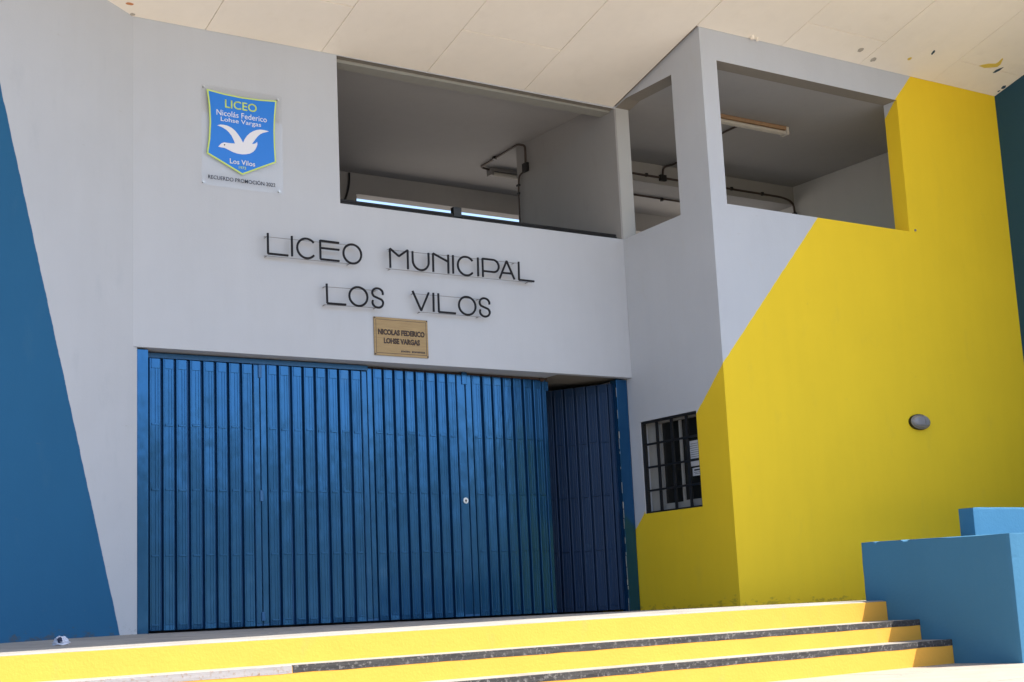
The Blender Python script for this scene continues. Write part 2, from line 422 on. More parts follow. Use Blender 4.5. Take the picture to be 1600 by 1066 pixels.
# ------------------------------------------------------------------ low blue walls on the right
def worn_block(a, b, cuts=44):
    """masonry block whose arrises are slightly uneven and knocked off here and there"""
    bm = bmesh.new(); box(bm, a, b); lo, hi = Vector(a), Vector(b)
    bmesh.ops.subdivide_edges(bm, edges=bm.edges[:], cuts=cuts, use_grid_fill=True)
    for v in bm.verts:
        ext = [(-1 if abs(v.co[i] - lo[i]) < 1e-4 else 1 if abs(v.co[i] - hi[i]) < 1e-4 else 0) for i in range(3)]
        if sum(map(abs, ext)) >= 2:
            k = .004 + .004 * noise.noise(v.co * 5) + max(0, noise.noise(v.co * 13 + Vector((4, 9, 1))) - .50) * .035
            v.co -= Vector(ext) * k
    return bm

w = thing('low_wall', 'low light blue masonry block closing the right end of the yellow steps', 'low wall', (6.9, -3.8, -.56))
bm = worn_block((5.6, -4.6, -.62), (9.6, -3.0, .5))
for v in bm.verts:
    if v.co.z > .48: v.co.z += .03 * (v.co.y + 4.6) / 1.6 - .022
finish('block', bm, m_skyblue, w, (6.9, -3.8, -.56))
w = thing('low_wall', 'taller thin light blue wall rising behind the blue block at right edge', 'low wall', (8.4, -3.1, -.1))
bm = worn_block((6.858, -3.25, .0), (10.2, -3.075, .80)); finish('wall', bm, m_skyblue, w, (8.4, -3.1, -.1))

# ------------------------------------------------------------------ the school building
S0, S1 = 5.5128, .28623
def sof(y): return S0 - S1 * y
bld = thing('school_building', 'two storey white school entrance with yellow bay, open upper gallery and cream sloped soffit', 'building')
P = bld
ZL = 2.463; EMB = .06
# main front wall above the gate
top1 = S0 + EMB
under(finish('front_wall', poly([(-.02, ZL), (5.5205, ZL), (5.5205, 4.0), (2.058, 4.0), (2.058, 5.508), (5.5205, 5.498), (5.5205, top1), (-.02, top1)], [], lambda u, v: (u, 0, v), (0, .08, 0)), m_white, P), m_beige, lambda n, c: n.z < -.9 and c.z > 5)
finish('lintel', BM(((-.02, .0805, ZL + .012), (5.5205, .62, ZL + .3))), m_beige, P)
finish('lintel', BM(((-.02, .081, ZL + .003), (4.60, .40, ZL + .0119))), m_white_low, P)
# side wall of the bay (faces the gate)
YB, XS = -1.4575, 5.5215
YC = YB + .2
side_out = [(YC, -.3), (.75, -.3), (.75, 2.9), (0, 2.9), (0, 4.0), (-.975, 4.03), (-.975, 5.569), (-.19, 5.562), (0.0, 5.511), (0.0, S0 + EMB), (YC, sof(YC) + EMB)]
win_hole = [(-.09, .996), (-1.004, .996), (-1.004, 1.968), (-.09, 1.968)]
under(under(finish('side_wall', poly(side_out, [win_hole], lambda u, v: (XS, u, v), (.20, 0, 0)), m_bay, P), m_beige, lambda n, c: n.z < -.7 and c.z > 5), m_white_low, lambda n, c: abs(n.x) < .5 and .99 < c.z < 1.98 and -1.01 < c.y < -.08)
finish('gallery_lintel', BM(((2.0, .0802, 5.475), (5.4995, .25, 5.619))), m_lintel, P)
finish('jamb', BM(((5.5225, -.002, 3.9), (5.70, .0005, 5.56))), m_inner_pale, P)
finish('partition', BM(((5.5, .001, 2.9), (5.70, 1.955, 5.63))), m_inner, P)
# front of the bay
XE = 10.235
bay_hole = [(5.736, 4.05), (8.466, 4.05), (8.466, 5.60), (5.736, 5.60)]
under(finish('bay_wall', poly([(XS, -.3), (XE, -.3), (XE, sof(YB) + EMB), (XS, sof(YB) + EMB)], [bay_hole], lambda u, v: (u, YB, v), (0, .2, 0)), m_bay, P), m_beige, lambda n, c: n.z < -.9 and c.z > 5)
# left splayed wall
LD = Vector((-.886, -.463, 0)).normalized(); LN = Vector((LD.y, -LD.x, 0))
def lw(u, v): return (LD.x * u, LD.y * u, v)
bm = bmesh.new()
us = [-.05, 0, 1, 2, 4, 6, 11]
A = [bm.verts.new(lw(u, -.35)) for u in us]; B = [bm.verts.new(lw(u, sof(LD.y * max(u, 0)) + EMB)) for u in us]
for i in range(len(us) - 1): bm.faces.new((A[i], A[i + 1], B[i + 1], B[i]))
r = bmesh.ops.extrude_face_region(bm, geom=bm.faces[:])
nn = Vector((LD.y, -LD.x, 0)); nn = nn if nn.y > 0 else -nn
bmesh.ops.translate(bm, verts=[v for v in r['geom'] if isinstance(v, bmesh.types.BMVert)], vec=nn * .2)
bmesh.ops.recalc_face_normals(bm, faces=bm.faces[:])
finish('left_wall', bm, m_left, P)
# right dark blue wall
bm = bmesh.new()
ys = (YB + .25, -4.86)
vs = [bm.verts.new(p) for p in ((XE - .003, ys[0], -.62), (XE - .003, ys[1], -.62), (XE - .003, ys[1], sof(ys[1]) + EMB), (XE - .003, ys[0], sof(ys[0]) + EMB))]
f = bm.faces.new(vs); r = bmesh.ops.extrude_face_region(bm, geom=[f])
bmesh.ops.translate(bm, verts=[v for v in r['geom'] if isinstance(v, bmesh.types.BMVert)], vec=(.25, 0, 0)); bmesh.ops.recalc_face_normals(bm, faces=bm.faces[:])
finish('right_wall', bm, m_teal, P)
# roof above the soffit, with its deep edge beam
bm = bmesh.new(); SL = math.sqrt(1 + S1 * S1)
prof = [(.06, sof(.06) + .02), (-4.86, sof(-4.86) + .02), (-4.86, 6.60), (-5.02, 6.60), (-5.02, sof(-5.02) + .30), (.06, sof(.06) + .30)]
def roof_piece(x0, x1, yb):
    bm = bmesh.new(); pr = [(yb, sof(yb) + .02)] + prof[1:-1] + [(yb, sof(yb) + .30)]
    L = [[bm.verts.new((x, y, z)) for y, z in pr] for x in (x0, x1)]; n = len(pr)
    for k in range(n): bm.faces.new((L[0][k], L[1][k], L[1][(k + 1) % n], L[0][(k + 1) % n]))
    bm.faces.new(L[0]); bm.faces.new(L[1][::-1]); bmesh.ops.recalc_face_normals(bm, faces=bm.faces[:])
    return finish('soffit', bm, m_joint, P)
bm.free()
soffit = roof_piece(-16, 5.62, .06); roof_piece(5.62, 14, YB + .12)
for k in range(-13, 11):
    xa, xb = .69 + 1.2 * (k - 1) + .0 , .69 + 1.2 * k
    first = (-.70 if k % 2 else -1.87)
    ystart = 0.0 if xb < 5.6 else YB
    cuts = [ystart] + [c for c in (first, first - 2.34, first - 4.68) if c < ystart - .05 and c > -4.8] + [-4.855]
    for a, b in zip(cuts, cuts[1:]):
        bm = bmesh.new(); gx = random.uniform(.0026, .0040); gy = .0042; dz = random.uniform(-.0012, .0012)
        c8 = []
        for dz2 in (.001 + dz, .019):
            c8.append([bm.verts.new((x, y, sof(y) + dz2)) for x, y in ((xa + gx, a - gy), (xb - gx, a - gy), (xb - gx, b + gy), (xa + gx, b + gy))])
        bm.faces.new(c8[0]); bm.faces.new(c8[1][::-1])
        for i in range(4): bm.faces.new((c8[0][i], c8[1][i], c8[1][(i + 1) % 4], c8[0][(i + 1) % 4]))
        bmesh.ops.recalc_face_normals(bm, faces=bm.faces[:])
        finish('soffit_panel', bm, m_soffit, soffit)
def splash(pts, m, name='paint_splash'):
    bm = bmesh.new(); vs = [bm.verts.new((x, y, sof(y) - .003)) for x, y in pts]; f = bm.faces.new(vs)
    r = bmesh.ops.extrude_face_region(bm, geom=[f]); bmesh.ops.translate(bm, verts=[v for v in r['geom'] if isinstance(v, bmesh.types.BMVert)], vec=(0, 0, .003))
    bmesh.ops.recalc_face_normals(bm, faces=bm.faces[:]); return finish(name, bm, m, soffit)
def blob(x, y, rx, ry, n=12, seed=0, rot=0):
    o = []
    for i in range(n):
        a = 2 * math.pi * i / n; k = 1 + .35 * noise.noise(Vector((math.cos(a) * 1.5, math.sin(a) * 1.5, seed)))
        px, py = rx * math.cos(a) * k, ry * math.sin(a) * k
        o.append((x + px * math.cos(rot) - py * math.sin(rot), y + px * math.sin(rot) + py * math.cos(rot)))
    return o
splash(blob(7.697, -1.677, .035, .035, seed=1), m_gspl, 'plug'); splash(blob(7.997, -1.584, .036, .035, seed=2), m_gspl, 'plug')
splash(blob(8.439, -1.72, .024, .024, seed=3), m_yspl); splash(blob(8.639, -1.896, .015, .045, seed=4, rot=-.4), m_bspl)
splash([(9.46, -1.868), (9.492, -1.902), (9.552, -1.937), (9.646, -1.964), (9.653, -1.996), (9.637, -2.066), (9.661, -2.06), (9.724, -1.966), (9.72, -1.921), (9.645, -1.888), (9.565, -1.86)], m_yspl)
splash([(9.768, -1.815), (9.76, -1.87), (9.783, -1.908), (9.812, -1.941), (9.818, -1.879), (9.797, -1.829)], m_bspl)
splash([(10.165, -1.613), (10.149, -1.655), (10.182, -1.676), (10.215, -1.64), (10.203, -1.61)], m_bspl)
splash([(10.176, -1.546), (10.179, -1.573), (10.197, -1.578), (10.20, -1.546)], m_bspl)
splash(blob(-.02, -.03, .022, .02, seed=9), m_gspl, 'plug'); splash(blob(-.09, -.16, .04, .014, seed=10), simple('orange_stain', (.6, .25, .1), .9))
bm = bmesh.new(); cyl(bm, (6.235, -1.50, sof(-1.5) - .035), (0, 0, 1), .022, .05, 10); finish('pipe_stub', bm, m_soffit, soffit)
bm = bmesh.new(); cyl(bm, (6.315, -1.49, sof(-1.49) - .03), (0, 0, 1), .014, .05, 10); finish('pipe_stub', bm, m_soffit, soffit)

# upper gallery: floor slab, ceiling, beams, rear wall
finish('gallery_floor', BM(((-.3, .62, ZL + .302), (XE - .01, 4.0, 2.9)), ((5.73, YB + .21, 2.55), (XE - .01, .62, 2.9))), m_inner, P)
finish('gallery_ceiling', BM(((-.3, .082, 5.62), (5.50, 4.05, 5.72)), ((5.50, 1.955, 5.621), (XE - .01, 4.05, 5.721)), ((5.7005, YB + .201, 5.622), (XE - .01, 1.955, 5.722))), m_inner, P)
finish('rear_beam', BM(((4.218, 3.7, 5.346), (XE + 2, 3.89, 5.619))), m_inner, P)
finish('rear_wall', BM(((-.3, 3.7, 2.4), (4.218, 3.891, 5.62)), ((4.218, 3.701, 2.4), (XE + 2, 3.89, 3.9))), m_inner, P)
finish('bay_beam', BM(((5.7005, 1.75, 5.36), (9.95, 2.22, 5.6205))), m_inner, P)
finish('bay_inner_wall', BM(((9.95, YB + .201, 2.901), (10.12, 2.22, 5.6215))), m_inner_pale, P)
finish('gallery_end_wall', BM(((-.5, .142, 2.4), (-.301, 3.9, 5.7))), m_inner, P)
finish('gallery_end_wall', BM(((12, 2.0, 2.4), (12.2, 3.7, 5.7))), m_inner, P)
finish('roof_slab', BM(((-.5, .12, 5.724), (12.2, 4.4, 5.95))), m_inner, P)
# lower rooms behind the gate and the window
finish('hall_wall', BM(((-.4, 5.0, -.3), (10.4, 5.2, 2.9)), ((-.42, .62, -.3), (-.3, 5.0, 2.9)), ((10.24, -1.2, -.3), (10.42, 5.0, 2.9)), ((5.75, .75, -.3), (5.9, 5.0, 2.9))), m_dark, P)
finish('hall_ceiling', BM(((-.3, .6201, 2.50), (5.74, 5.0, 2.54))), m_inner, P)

# ground floor window with its grille
win = finish('window', BM(((XS + .10, -1.004, .996), (XS + .16, -.975, 1.968)), ((XS + .10, -.975, .996), (XS + .16, -.09, 1.05)), ((XS + .10, -.975, 1.935), (XS + .16, -.09, 1.968)), ((XS + .10, -.215, 1.05), (XS + .16, -.09, 1.935))), m_alu, P)
finish('window_sash', BM(((XS + .12, -.285, 1.052), (XS + .14, -.218, 1.933)), ((XS + .12, -.605, 1.052), (XS + .14, -.575, 1.933)), ((XS + .122, -.575, 1.052), (XS + .139, -.285, 1.085)), ((XS + .122, -.974, 1.052), (XS + .139, -.605, 1.095))), m_alu, win)
finish('window_pane', BM(((XS + .145, -.58, 1.05), (XS + .149, -.2, 1.94))), m_pane, win)
finish('window_pane', BM(((XS + .151, -.98, 1.05), (XS + .155, -.58, 1.94))), m_pane, win)
for y in (-.32, -.56, -.80): finish('grille_bar', BM(((XS + .03, y - .017, 1.0), (XS + .048, y + .017, 1.965)), bev=.003), m_black, win)
for z in (1.233, 1.477, 1.72): finish('grille_bar', BM(((XS + .022, -1.0, z - .011), (XS + .0295, -.095, z + .011))), m_black, win)
finish('grille_frame', BM(((XS + .012, -.128, .998), (XS + .05, -.091, 1.966)), ((XS + .0, -1.003, 1.944), (XS + .049, -.128, 1.967)), ((XS + .012, -1.003, .997), (XS + .049, -.128, 1.014)), ((XS + .012, -1.003, 1.014), (XS + .049, -.985, 1.944))), m_black, win)
def notice(pts, label, lines):
    x = XS + .118
    c = (x, sum(p[0] for p in pts) / len(pts), min(p[1] for p in pts))
    t = thing('paper_notice', label, 'notice', c, 0, 'notices taped up inside the window')
    bm = bmesh.new(); vs = [bm.verts.new((x, y, z)) for y, z in pts]; f = bm.faces.new(vs)
    r = bmesh.ops.extrude_face_region(bm, geom=[f]); bmesh.ops.translate(bm, verts=[v for v in r['geom'] if isinstance(v, bmesh.types.BMVert)], vec=(.001, 0, 0))
    bmesh.ops.recalc_face_normals(bm, faces=bm.faces[:]); finish('sheet', bm, m_paper, t, c)
    finish('print', BM(*[((x - .0012, a, z - h), (x - .0003, b, z)) for a, b, z, h in lines]), m_ink, t, c)
notice([(-.69, 1.69), (-.90, 1.69), (-.90, 1.428), (-.69, 1.428)], 'tall white typed sheet taped inside the barred window', [(-.88, -.72 - random.uniform(0, .03), 1.66 - .022 * i, .004) for i in range(8)])
notice([(-.752, 1.41), (-.93, 1.41), (-.93, 1.328), (-.752, 1.328)], 'small white card below the tall sheet inside the barred window', [(-.90, -.78, 1.395, .016), (-.91, -.77, 1.365, .004), (-.90, -.79, 1.35, .004)])

# ------------------------------------------------------------------ folding gate
gate = thing('folding_gate', 'blue corrugated steel folding gate with one leaf standing open at right', 'gate', (2.7, .2, 0))
GO = (2.7, .2, 0)
def slat_mesh(w, z0, z1, seed, mt):
    """one pressed pan of the corrugated sheet, front towards -y, with seams and two fine creases"""
    rnd = random.Random(seed); d = .026; hw = w / 2
    prof = [(-hw, 0), (-hw + .008, -d - .003), (-hw + .013, -d - .005), (-hw + .020, -d - .0045), (-hw + .024, -d), (hw * .02, -d), (hw * .02 + .003, -d + .003),
            (hw * .02 + .006, -d), (hw * .48, -d), (hw * .48 + .003, -d + .003), (hw * .48 + .006, -d), (hw - .010, -d), (hw - .005, -d + .003), (hw, 0)]
    np_ = len(prof)
    bm = bmesh.new(); zs = [z0, z0 + .055, z0 + .6, z0 + 1.2, z1 - .6, z1]; L = []
    for k, z in enumerate(zs):
        j = rnd.uniform(-.0025, .0025)
        L.append([bm.verts.new((x + j * .5, y + (j if 0 < i < np_ - 1 else 0), z)) for i, (x, y) in enumerate(prof)])
    for a, b in zip(L, L[1:]):
        for i in range(np_ - 1): bm.faces.new((a[i], a[i + 1], b[i + 1], b[i]))
    bm.faces.new(L[0]); bm.faces.new(L[-1][::-1])
    for zz, th, out in ((.065, .005, .006), (.655, .007, .009), (1.225, .008, .009), (1.80, .008, .009)):
        zz += rnd.uniform(-.004, .004)
        box(bm, (-hw + .026, -d - out, zz - th), (hw - .016, -d + .001, zz + th))
    box(bm, (-hw + .025, -d - .0035, z1 - .088), (hw - .010, -d + .001, z1 - .002))
    bmesh.ops.recalc_face_normals(bm, faces=bm.faces[:])
    me = bpy.data.meshes.new('slat'); bm.to_mesh(me); bm.free(); me.materials.append(mt); return me
def leaf(p, q, nslats, z1, label=None, ends=(.05, .05), mt=None, mb=None):
    mt = mt or m_gate; mb = mb or m_gate_back
    p, q = Vector((*p, 0)), Vector((*q, 0)); d = q - p; L = d.length; ang = math.atan2(d.y, d.x)
    bm = bmesh.new()
    box(bm, (.0, .002, .02), (L, .014, z1 - .005))                       # backing sheet
    box(bm, (0.002, -.026, .018), (ends[0], .001, z1 - .002), bev=.003)
    box(bm, (L - ends[1], -.026, .018), (L - .002, .001, z1 - .002), bev=.003)
    o = finish('leaf', bm, [mb], gate)
    o.location = p - Vector(GO); o.rotation_euler = (0, 0, ang); tag(o, label)
    bm = BM(((.004, -.03, .04), (ends[0] - .004, -.0262, z1 - .01)), ((L - ends[1] + .004, -.03, .04), (L - .006, -.0262, z1 - .01)))
    finish('stile', bm, mt, o)
    w = (L - ends[0] - ends[1]) / nslats; ms = [slat_mesh(w - .013, .018, z1 - .004, i + nslats * 7, mt) for i in range(3)]
    for i in range(nslats):
        s = bpy.data.objects.new('slat', ms[(i * 2 + nslats) % 3]); s.location = (ends[0] + w * (i + .5) + random.uniform(-.003, .003), 0, 0); link(s, o)
    return o, L
l1, _ = leaf((.158, .135), (1.245, .16), 8, 2.395, ends=(.012, .06))
l2, _ = leaf((1.250, .165), (2.385, .20), 8, 2.40, ends=(.06, .06))
l3, L3 = leaf((2.39, .205), (3.535, .255), 8, 2.432, ends=(.055, .10))
l4, _ = leaf((3.545, .26), (4.585, .315), 7, 2.436, ends=(.07, .05))
l5, _ = leaf((4.82, 1.17), (5.365, .155), 8, 2.42, label='leaf folded back into the dark hall', ends=(.04, .04), mt=m_gate_shaded, mb=m_gate_shaded)
bm = bmesh.new(); cyl(bm, (L3 - .05, -.03, 1.155), (0, -1, 0), .03, .012, 20); finish('lock', bm, m_steel, l3)
bm = bmesh.new(); cyl(bm, (L3 - .05, -.0425, 1.155), (0, -1, 0), .011, .002, 12); box(bm, (L3 - .053, -.0452, 1.135), (L3 - .047, -.0428, 1.158)); finish('keyhole', bm, m_rust_shadow, l3)
for z0_, z1_ in ((2.27, 2.392), (1.13, 1.23), (.06, .14)): finish('hinge', BM(((-.02, -.045, z0_), (.012, -.026, z1_)), bev=.003), m_gate_back, l2)
finish('hinge', BM(((-.05, -.045, 2.33), (.012, -.027, 2.455)), bev=.004), m_gate, l4)
finish('latch', BM(((1.005, -.03, 2.32), (1.07, .01, 2.42)), bev=.004), m_gate, l4)
finish('corner_plate', BM(((.965, -.036, 2.42), (1.01, -.02, 2.45))), m_rust_shadow, l4)
finish('post', BM(((.047, .035, -.02), (.150, .16, 2.452)), bev=.005), m_gate, gate, GO)
finish('post', BM(((5.37, .085, -.02), (5.515, .20, 2.452)), bev=.005), m_gate, gate, GO)
finish('header_rail', BM(((.151, .17, 2.405), (2.40, .235, 2.452)), bev=.004), m_gate_back, gate, GO)
finish('header_rail', BM(((2.401, .30, 2.438), (4.62, .36, 2.4615)), bev=.004), m_rust_shadow, gate, GO)  # brown strip drawn in for the shadow line over the right leaves
bm = bmesh.new()      # chipped bare edge down the right post
z = 2.36
while z > .06:
    h = random.uniform(.02, .12); wv = random.choice((.001, .002, .003, .007)); xx = 5.361 + random.uniform(-.002, .004)
    box(bm, (xx, .083, z - h), (xx + .002 + wv, .0855, z))
    z -= h + random.choice((.004, .01, .03, .09, .14))
tag(finish('bare_edge', bm, m_chip, gate, GO), 'chipped pale edge of the right post', kind='stuff')

# ------------------------------------------------------------------ sign words
YS = -.07; RL = .0112
def P3(pts): return [(x, YS, z) for x, z in pts]
def arc(cx, cz, rx, rz, a0, a1, n=28): return [(cx + rx * math.cos(math.radians(a0 + (a1 - a0) * i / n)), cz + rz * math.sin(math.radians(a0 + (a1 - a0) * i / n))) for i in range(n + 1)]
def s_shape(x0, x1, z0, z1):
    cx = (x0 + x1) / 2; r = (x1 - x0) / 2; h = (z1 - z0) / 4
    return arc(cx, z1 - h, r, h, -15, 90, 8) + arc(cx, z1 - h, r, h, 90, 225, 12)[1:] + arc(cx, z0 + h, r, h, 45, -90, 12) + arc(cx, z0 + h, r, h, -90, -205, 10)[1:]
def word(text, x0, label, letters, rails):
    t = thing('sign_word', label, 'sign', (x0, 0, 0 + letters[0][0][0][1] - .19), 0, 'dark rod letters of the school name')
    o = tuple(t.location)
    for strokes in letters:
        bm = bmesh.new()
        for s in strokes:
            closed = len(s) > 20 and (Vector(s[0]) - Vector(s[-1])).length < 1e-4
            # corners are built as separate straight rods so that joints stay crisp
            if len(s) <= 4:
                for a, b in zip(s, s[1:]): tube(bm, P3([a, b]), RL, 8)
            else: tube(bm, P3(s[:-1] if closed else s), RL, 8, closed=closed)
        finish('letter', bm, m_letter, t, o)
    for (a, b) in rails:
        bm = bmesh.new(); tube(bm, [(a[0], YS + .016, a[1]), (b[0], YS + .016, b[1])], .003, 6); finish('rail', bm, m_wire, t, o)
        bm = bmesh.new()
        for k in (.03, .97):
            x = a[0] + (b[0] - a[0]) * k; zz = a[1] + (b[1] - a[1]) * k; tube(bm, [(x, YS + .016, zz), (x, .004, zz)], .0045, 6)
        finish('pin', bm, m_wire, t, o)
word('LICEO', 1.26, 'dark rod lettering LICEO on white wall below the crest', [
    [[(1.260, 3.600), (1.260, 3.405), (1.462, 3.405)]], [[(1.504, 3.597), (1.504, 3.402)]],
    [arc(1.655, 3.493, .097, .095, 40, 320)], [[(1.798, 3.588), (1.798, 3.403), (1.996, 3.403)], [(1.798, 3.584), (1.996, 3.582)], [(1.798, 3.513), (1.997, 3.513)]],
    [arc(2.138, 3.487, .096, .094, 0, 360)]], [((1.228, 3.568), (2.15, 3.575)), ((1.228, 3.386), (2.14, 3.390))])
word('MUNICIPAL', 2.55, 'dark rod lettering MUNICIPAL on white wall below the gallery', [
    [[(2.551, 3.390), (2.551, 3.583), (2.650, 3.515), (2.750, 3.585)], [(2.750, 3.585), (2.748, 3.393)]],
    [[(2.805, 3.58)] + arc(2.896, 3.488, .091, .091, 180, 360, 16) + [(2.987, 3.58)]],
    [[(3.037, 3.393), (3.040, 3.582), (3.215, 3.512)], [(3.216, 3.584), (3.212, 3.391)]],
    [[(3.272, 3.585), (3.268, 3.396)]], [arc(3.424, 3.488, .098, .096, 38, 318)], [[(3.568, 3.589), (3.564, 3.395)]],
    [[(3.624, 3.588), (3.622, 3.394)], [(3.624, 3.584), (3.75, 3.584)] + arc(3.752, 3.520, .066, .064, 90, -90, 14) + [(3.75, 3.456), (3.626, 3.456)]],
    [[(3.823, 3.395), (3.917, 3.588), (4.006, 3.400)], [(3.862, 3.458), (3.978, 3.460)]],
    [[(4.067, 3.593), (4.062, 3.402), (4.250, 3.402)]]], [((2.528, 3.574), (4.075, 3.582)), ((2.510, 3.382), (4.235, 3.389))])
word('LOS', 1.857, 'short dark rod lettering LOS beginning the second line', [
    [[(1.856, 3.170), (1.858, 2.981), (2.055, 2.983)]], [arc(2.191, 3.073, .097, .092, 0, 360)], [s_shape(2.342, 2.458, 2.981, 3.171)]],
    [((1.831, 3.143), (2.411, 3.152)), ((1.827, 2.968), (2.405, 2.982))])
word('VILOS', 2.79, 'dark rod lettering VILOS ending the second line above the brass plaque', [
    [[(2.790, 3.180), (2.882, 2.988), (2.974, 3.176)]], [[(3.027, 3.178), (3.024, 2.987)]], [[(3.084, 3.177), (3.084, 2.990), (3.277, 2.990)]],
    [arc(3.418, 3.078, .098, .092, 0, 360)], [s_shape(3.567, 3.684, 2.983, 3.172)]],
    [((2.789, 3.156), (3.593, 3.161)), ((2.858, 2.976), (3.583, 2.979))])

# ------------------------------------------------------------------ crest sign
CO = (1.04, 0, 4.005)
crest = thing('crest_sign', 'clear acrylic wall sign with blue pennant crest and white dove', 'sign', CO)
finish('acrylic_sheet', BM(((.637, -.024, 4.005), (1.447, -.020, 4.975))), m_acrylic, crest, CO)
def shield(inset, y, d):
    b = [(.690, 4.927), (.86, 4.909), (1.04, 4.902), (1.22, 4.908), (1.392, 4.924), (1.375, 4.78), (1.366, 4.62), (1.368, 4.46), (1.375, 4.308), (1.033, 4.145), (.684, 4.306), (.706, 4.45), (.715, 4.61), (.709, 4.77)]
    c = (1.037, 4.55)
    n = len(b); out = []
    for i in range(n):
        p0, p, p1 = Vector(b[i - 1]), Vector(b[i]), Vector(b[(i + 1) % n])
        n0 = Vector((-(p - p0).y, (p - p0).x)).normalized(); n1 = Vector((-(p1 - p).y, (p1 - p).x)).normalized()
        h = (n0 + n1).normalized(); k = inset / max(.5, h.dot(n0)); q = p - h * k if (p - h * k - Vector(c)).length < (p + h * k - Vector(c)).length else p + h * k
        out.append(tuple(q))
    return poly(out, [], lambda u, v: (u, y, v), (0, d, 0))
finish('crest_border', shield(0, -.030, .0055), m_crestgreen, crest, CO)
finish('crest_field', shield(.0135, -.0315, .0012), m_crestblue, crest, CO)
YT = -.0335
finish('lettering', text_bm('LICEO', .866, 1.186, 4.772, 4.853, YT, .0018, .012), m_crestgreen, crest, CO)
finish('lettering', text_bm('Nicolás Federico', .782, 1.286, 4.690, 4.744, YT, .0018), m_crestwhite, crest, CO)
finish('lettering', text_bm('Lohse Vargas', .823, 1.226, 4.624, 4.678, YT, .0018), m_crestwhite, crest, CO)
finish('lettering', text_bm('Los Vilos', .908, 1.160, 4.238, 4.286, YT, .0018, .015), m_crestwhite, crest, CO)
finish('lettering', text_bm('1973', .997, 1.068, 4.198, 4.223, YT, .0018), m_crestgreen, crest, CO)
finish('lettering', text_bm('RECUERDO PROMOCIÓN 2022', .697, 1.367, 4.068, 4.114, -.0262, .0018, .006), m_ink, crest, CO)
birdp = [(.796, 4.383), (.812, 4.404), (.828, 4.420), (.855, 4.432), (.891, 4.432), (.962, 4.436), (.948, 4.470), (.927, 4.509), (.902, 4.537), (.874, 4.559), (.832, 4.578), (.788, 4.588), (.820, 4.600), (.857, 4.602), (.893, 4.598), (.928, 4.585), (.963, 4.562), (.993, 4.530), (1.020, 4.494), (1.042, 4.455), (1.06, 4.495), (1.084, 4.531), (1.112, 4.560), (1.145, 4.583), (1.180, 4.600), (1.218, 4.610), (1.26, 4.611), (1.306, 4.605), (1.242, 4.580), (1.213, 4.562), (1.187, 4.535), (1.158, 4.495), (1.131, 4.456), (1.150, 4.460), (1.167, 4.468), (1.184, 4.484), (1.186, 4.460), (1.179, 4.437), (1.163, 4.405), (1.142, 4.381), (1.108, 4.359), (1.069, 4.347), (1.028, 4.341), (.985, 4.342), (.942, 4.350), (.902, 4.364), (.878, 4.373), (.855, 4.380), (.825, 4.380)]
finish('dove', poly(birdp, [], lambda u, v: (u, -.0335, v), (0, .0018, 0)), m_crestwhite, crest, CO)
bm = bmesh.new(); cyl(bm, (.857, -.0336, 4.409), (0, -1, 0), .007, .0006, 10); finish('dove_eye', bm, m_ink, crest, CO)
for x, z in ((.664, 4.950), (1.409, 4.939), (.654, 4.031), (1.406, 4.031)):
    bm = bmesh.new(); cyl(bm, (x, -.001, z), (0, -1, 0), .009, .019, 12); cyl(bm, (x, -.0245, z), (0, -1, 0), .012, .006, 12)
    finish('standoff', bm, m_steel, crest, CO)

# ------------------------------------------------------------------ brass plaque
PO = (2.68, 0, 2.528)
pq = thing('brass_plaque', 'tarnished brass name plaque with engraved dark lettering above the gate', 'plaque', PO)
finish('plate', BM(((2.381, -.014, 2.528), (2.981, -.002, 2.905)), bev=.0025), m_brass, pq, PO)
fr = [((2.400, 2.550), (2.962, 2.554)), ((2.400, 2.879), (2.962, 2.883)), ((2.400, 2.554), (2.404, 2.879)), ((2.958, 2.554), (2.962, 2.879))]
finish('border_line', BM(*[((a[0], -.0152, a[1]), (b[0], -.0138, b[1])) for a, b in fr]), m_bronze, pq, PO)
finish('lettering', text_bm('NICOLAS FEDERICO', 2.424, 2.943, 2.731, 2.788, -.0155, .002, .05), m_bronze, pq, PO)
finish('lettering', text_bm('LOHSE VARGAS', 2.484, 2.886, 2.646, 2.703, -.0155, .002, .05), m_bronze, pq, PO)
bm = bmesh.new(); x = 2.672       # small line too worn to read
while x < 2.935:
    wl = random.uniform(.008, .014)
    if abs(x - 2.775) > .01: box(bm, (x, -.0153, 2.569 + random.uniform(0, .003)), (x + wl, -.0138, 2.588 - random.uniform(0, .003)))
    x += wl + .004
finish('worn_line', bm, m_bronze, pq, PO)
for x, z in ((2.390, 2.895), (2.971, 2.896), (2.972, 2.539), (2.390, 2.538)):
    bm = bmesh.new(); cyl(bm, (x, -.0142, z), (0, -1, 0), .008, .003, 10); finish('screw', bm, m_bronze, pq, PO)

# ------------------------------------------------------------------ bulkhead wall lamp
LO = (8.30, YB, 1.88)
lamp = thing('bulkhead_lamp', 'small grey oval bulkhead lamp on the yellow bay wall', 'wall lamp', LO)
def oval(cx, cz, rx, rz, n=24): return [(cx + rx * math.cos(2 * math.pi * i / n), cz + rz * math.sin(2 * math.pi * i / n)) for i in range(n)]
finish('base', poly(oval(8.305, 1.88, .156, .086), [], lambda u, v: (u, YB - .03, v), (0, .032, 0)), m_black, lamp, LO)
bm = bmesh.new(); rings = []
for k, (s, y) in enumerate(((1, .03), (.99, .042), (.94, .058), (.80, .071), (.5, .079), (.01, .081))):
    rings.append([bm.verts.new((8.305 + .142 * s * math.cos(2 * math.pi * i / 24), YB - y, 1.88 + .068 * s * math.sin(2 * math.pi * i / 24))) for i in range(24)])
for a, b in zip(rings, rings[1:]):
    for i in range(24): bm.faces.new((a[i], b[i], b[(i + 1) % 24], a[(i + 1) % 24]))
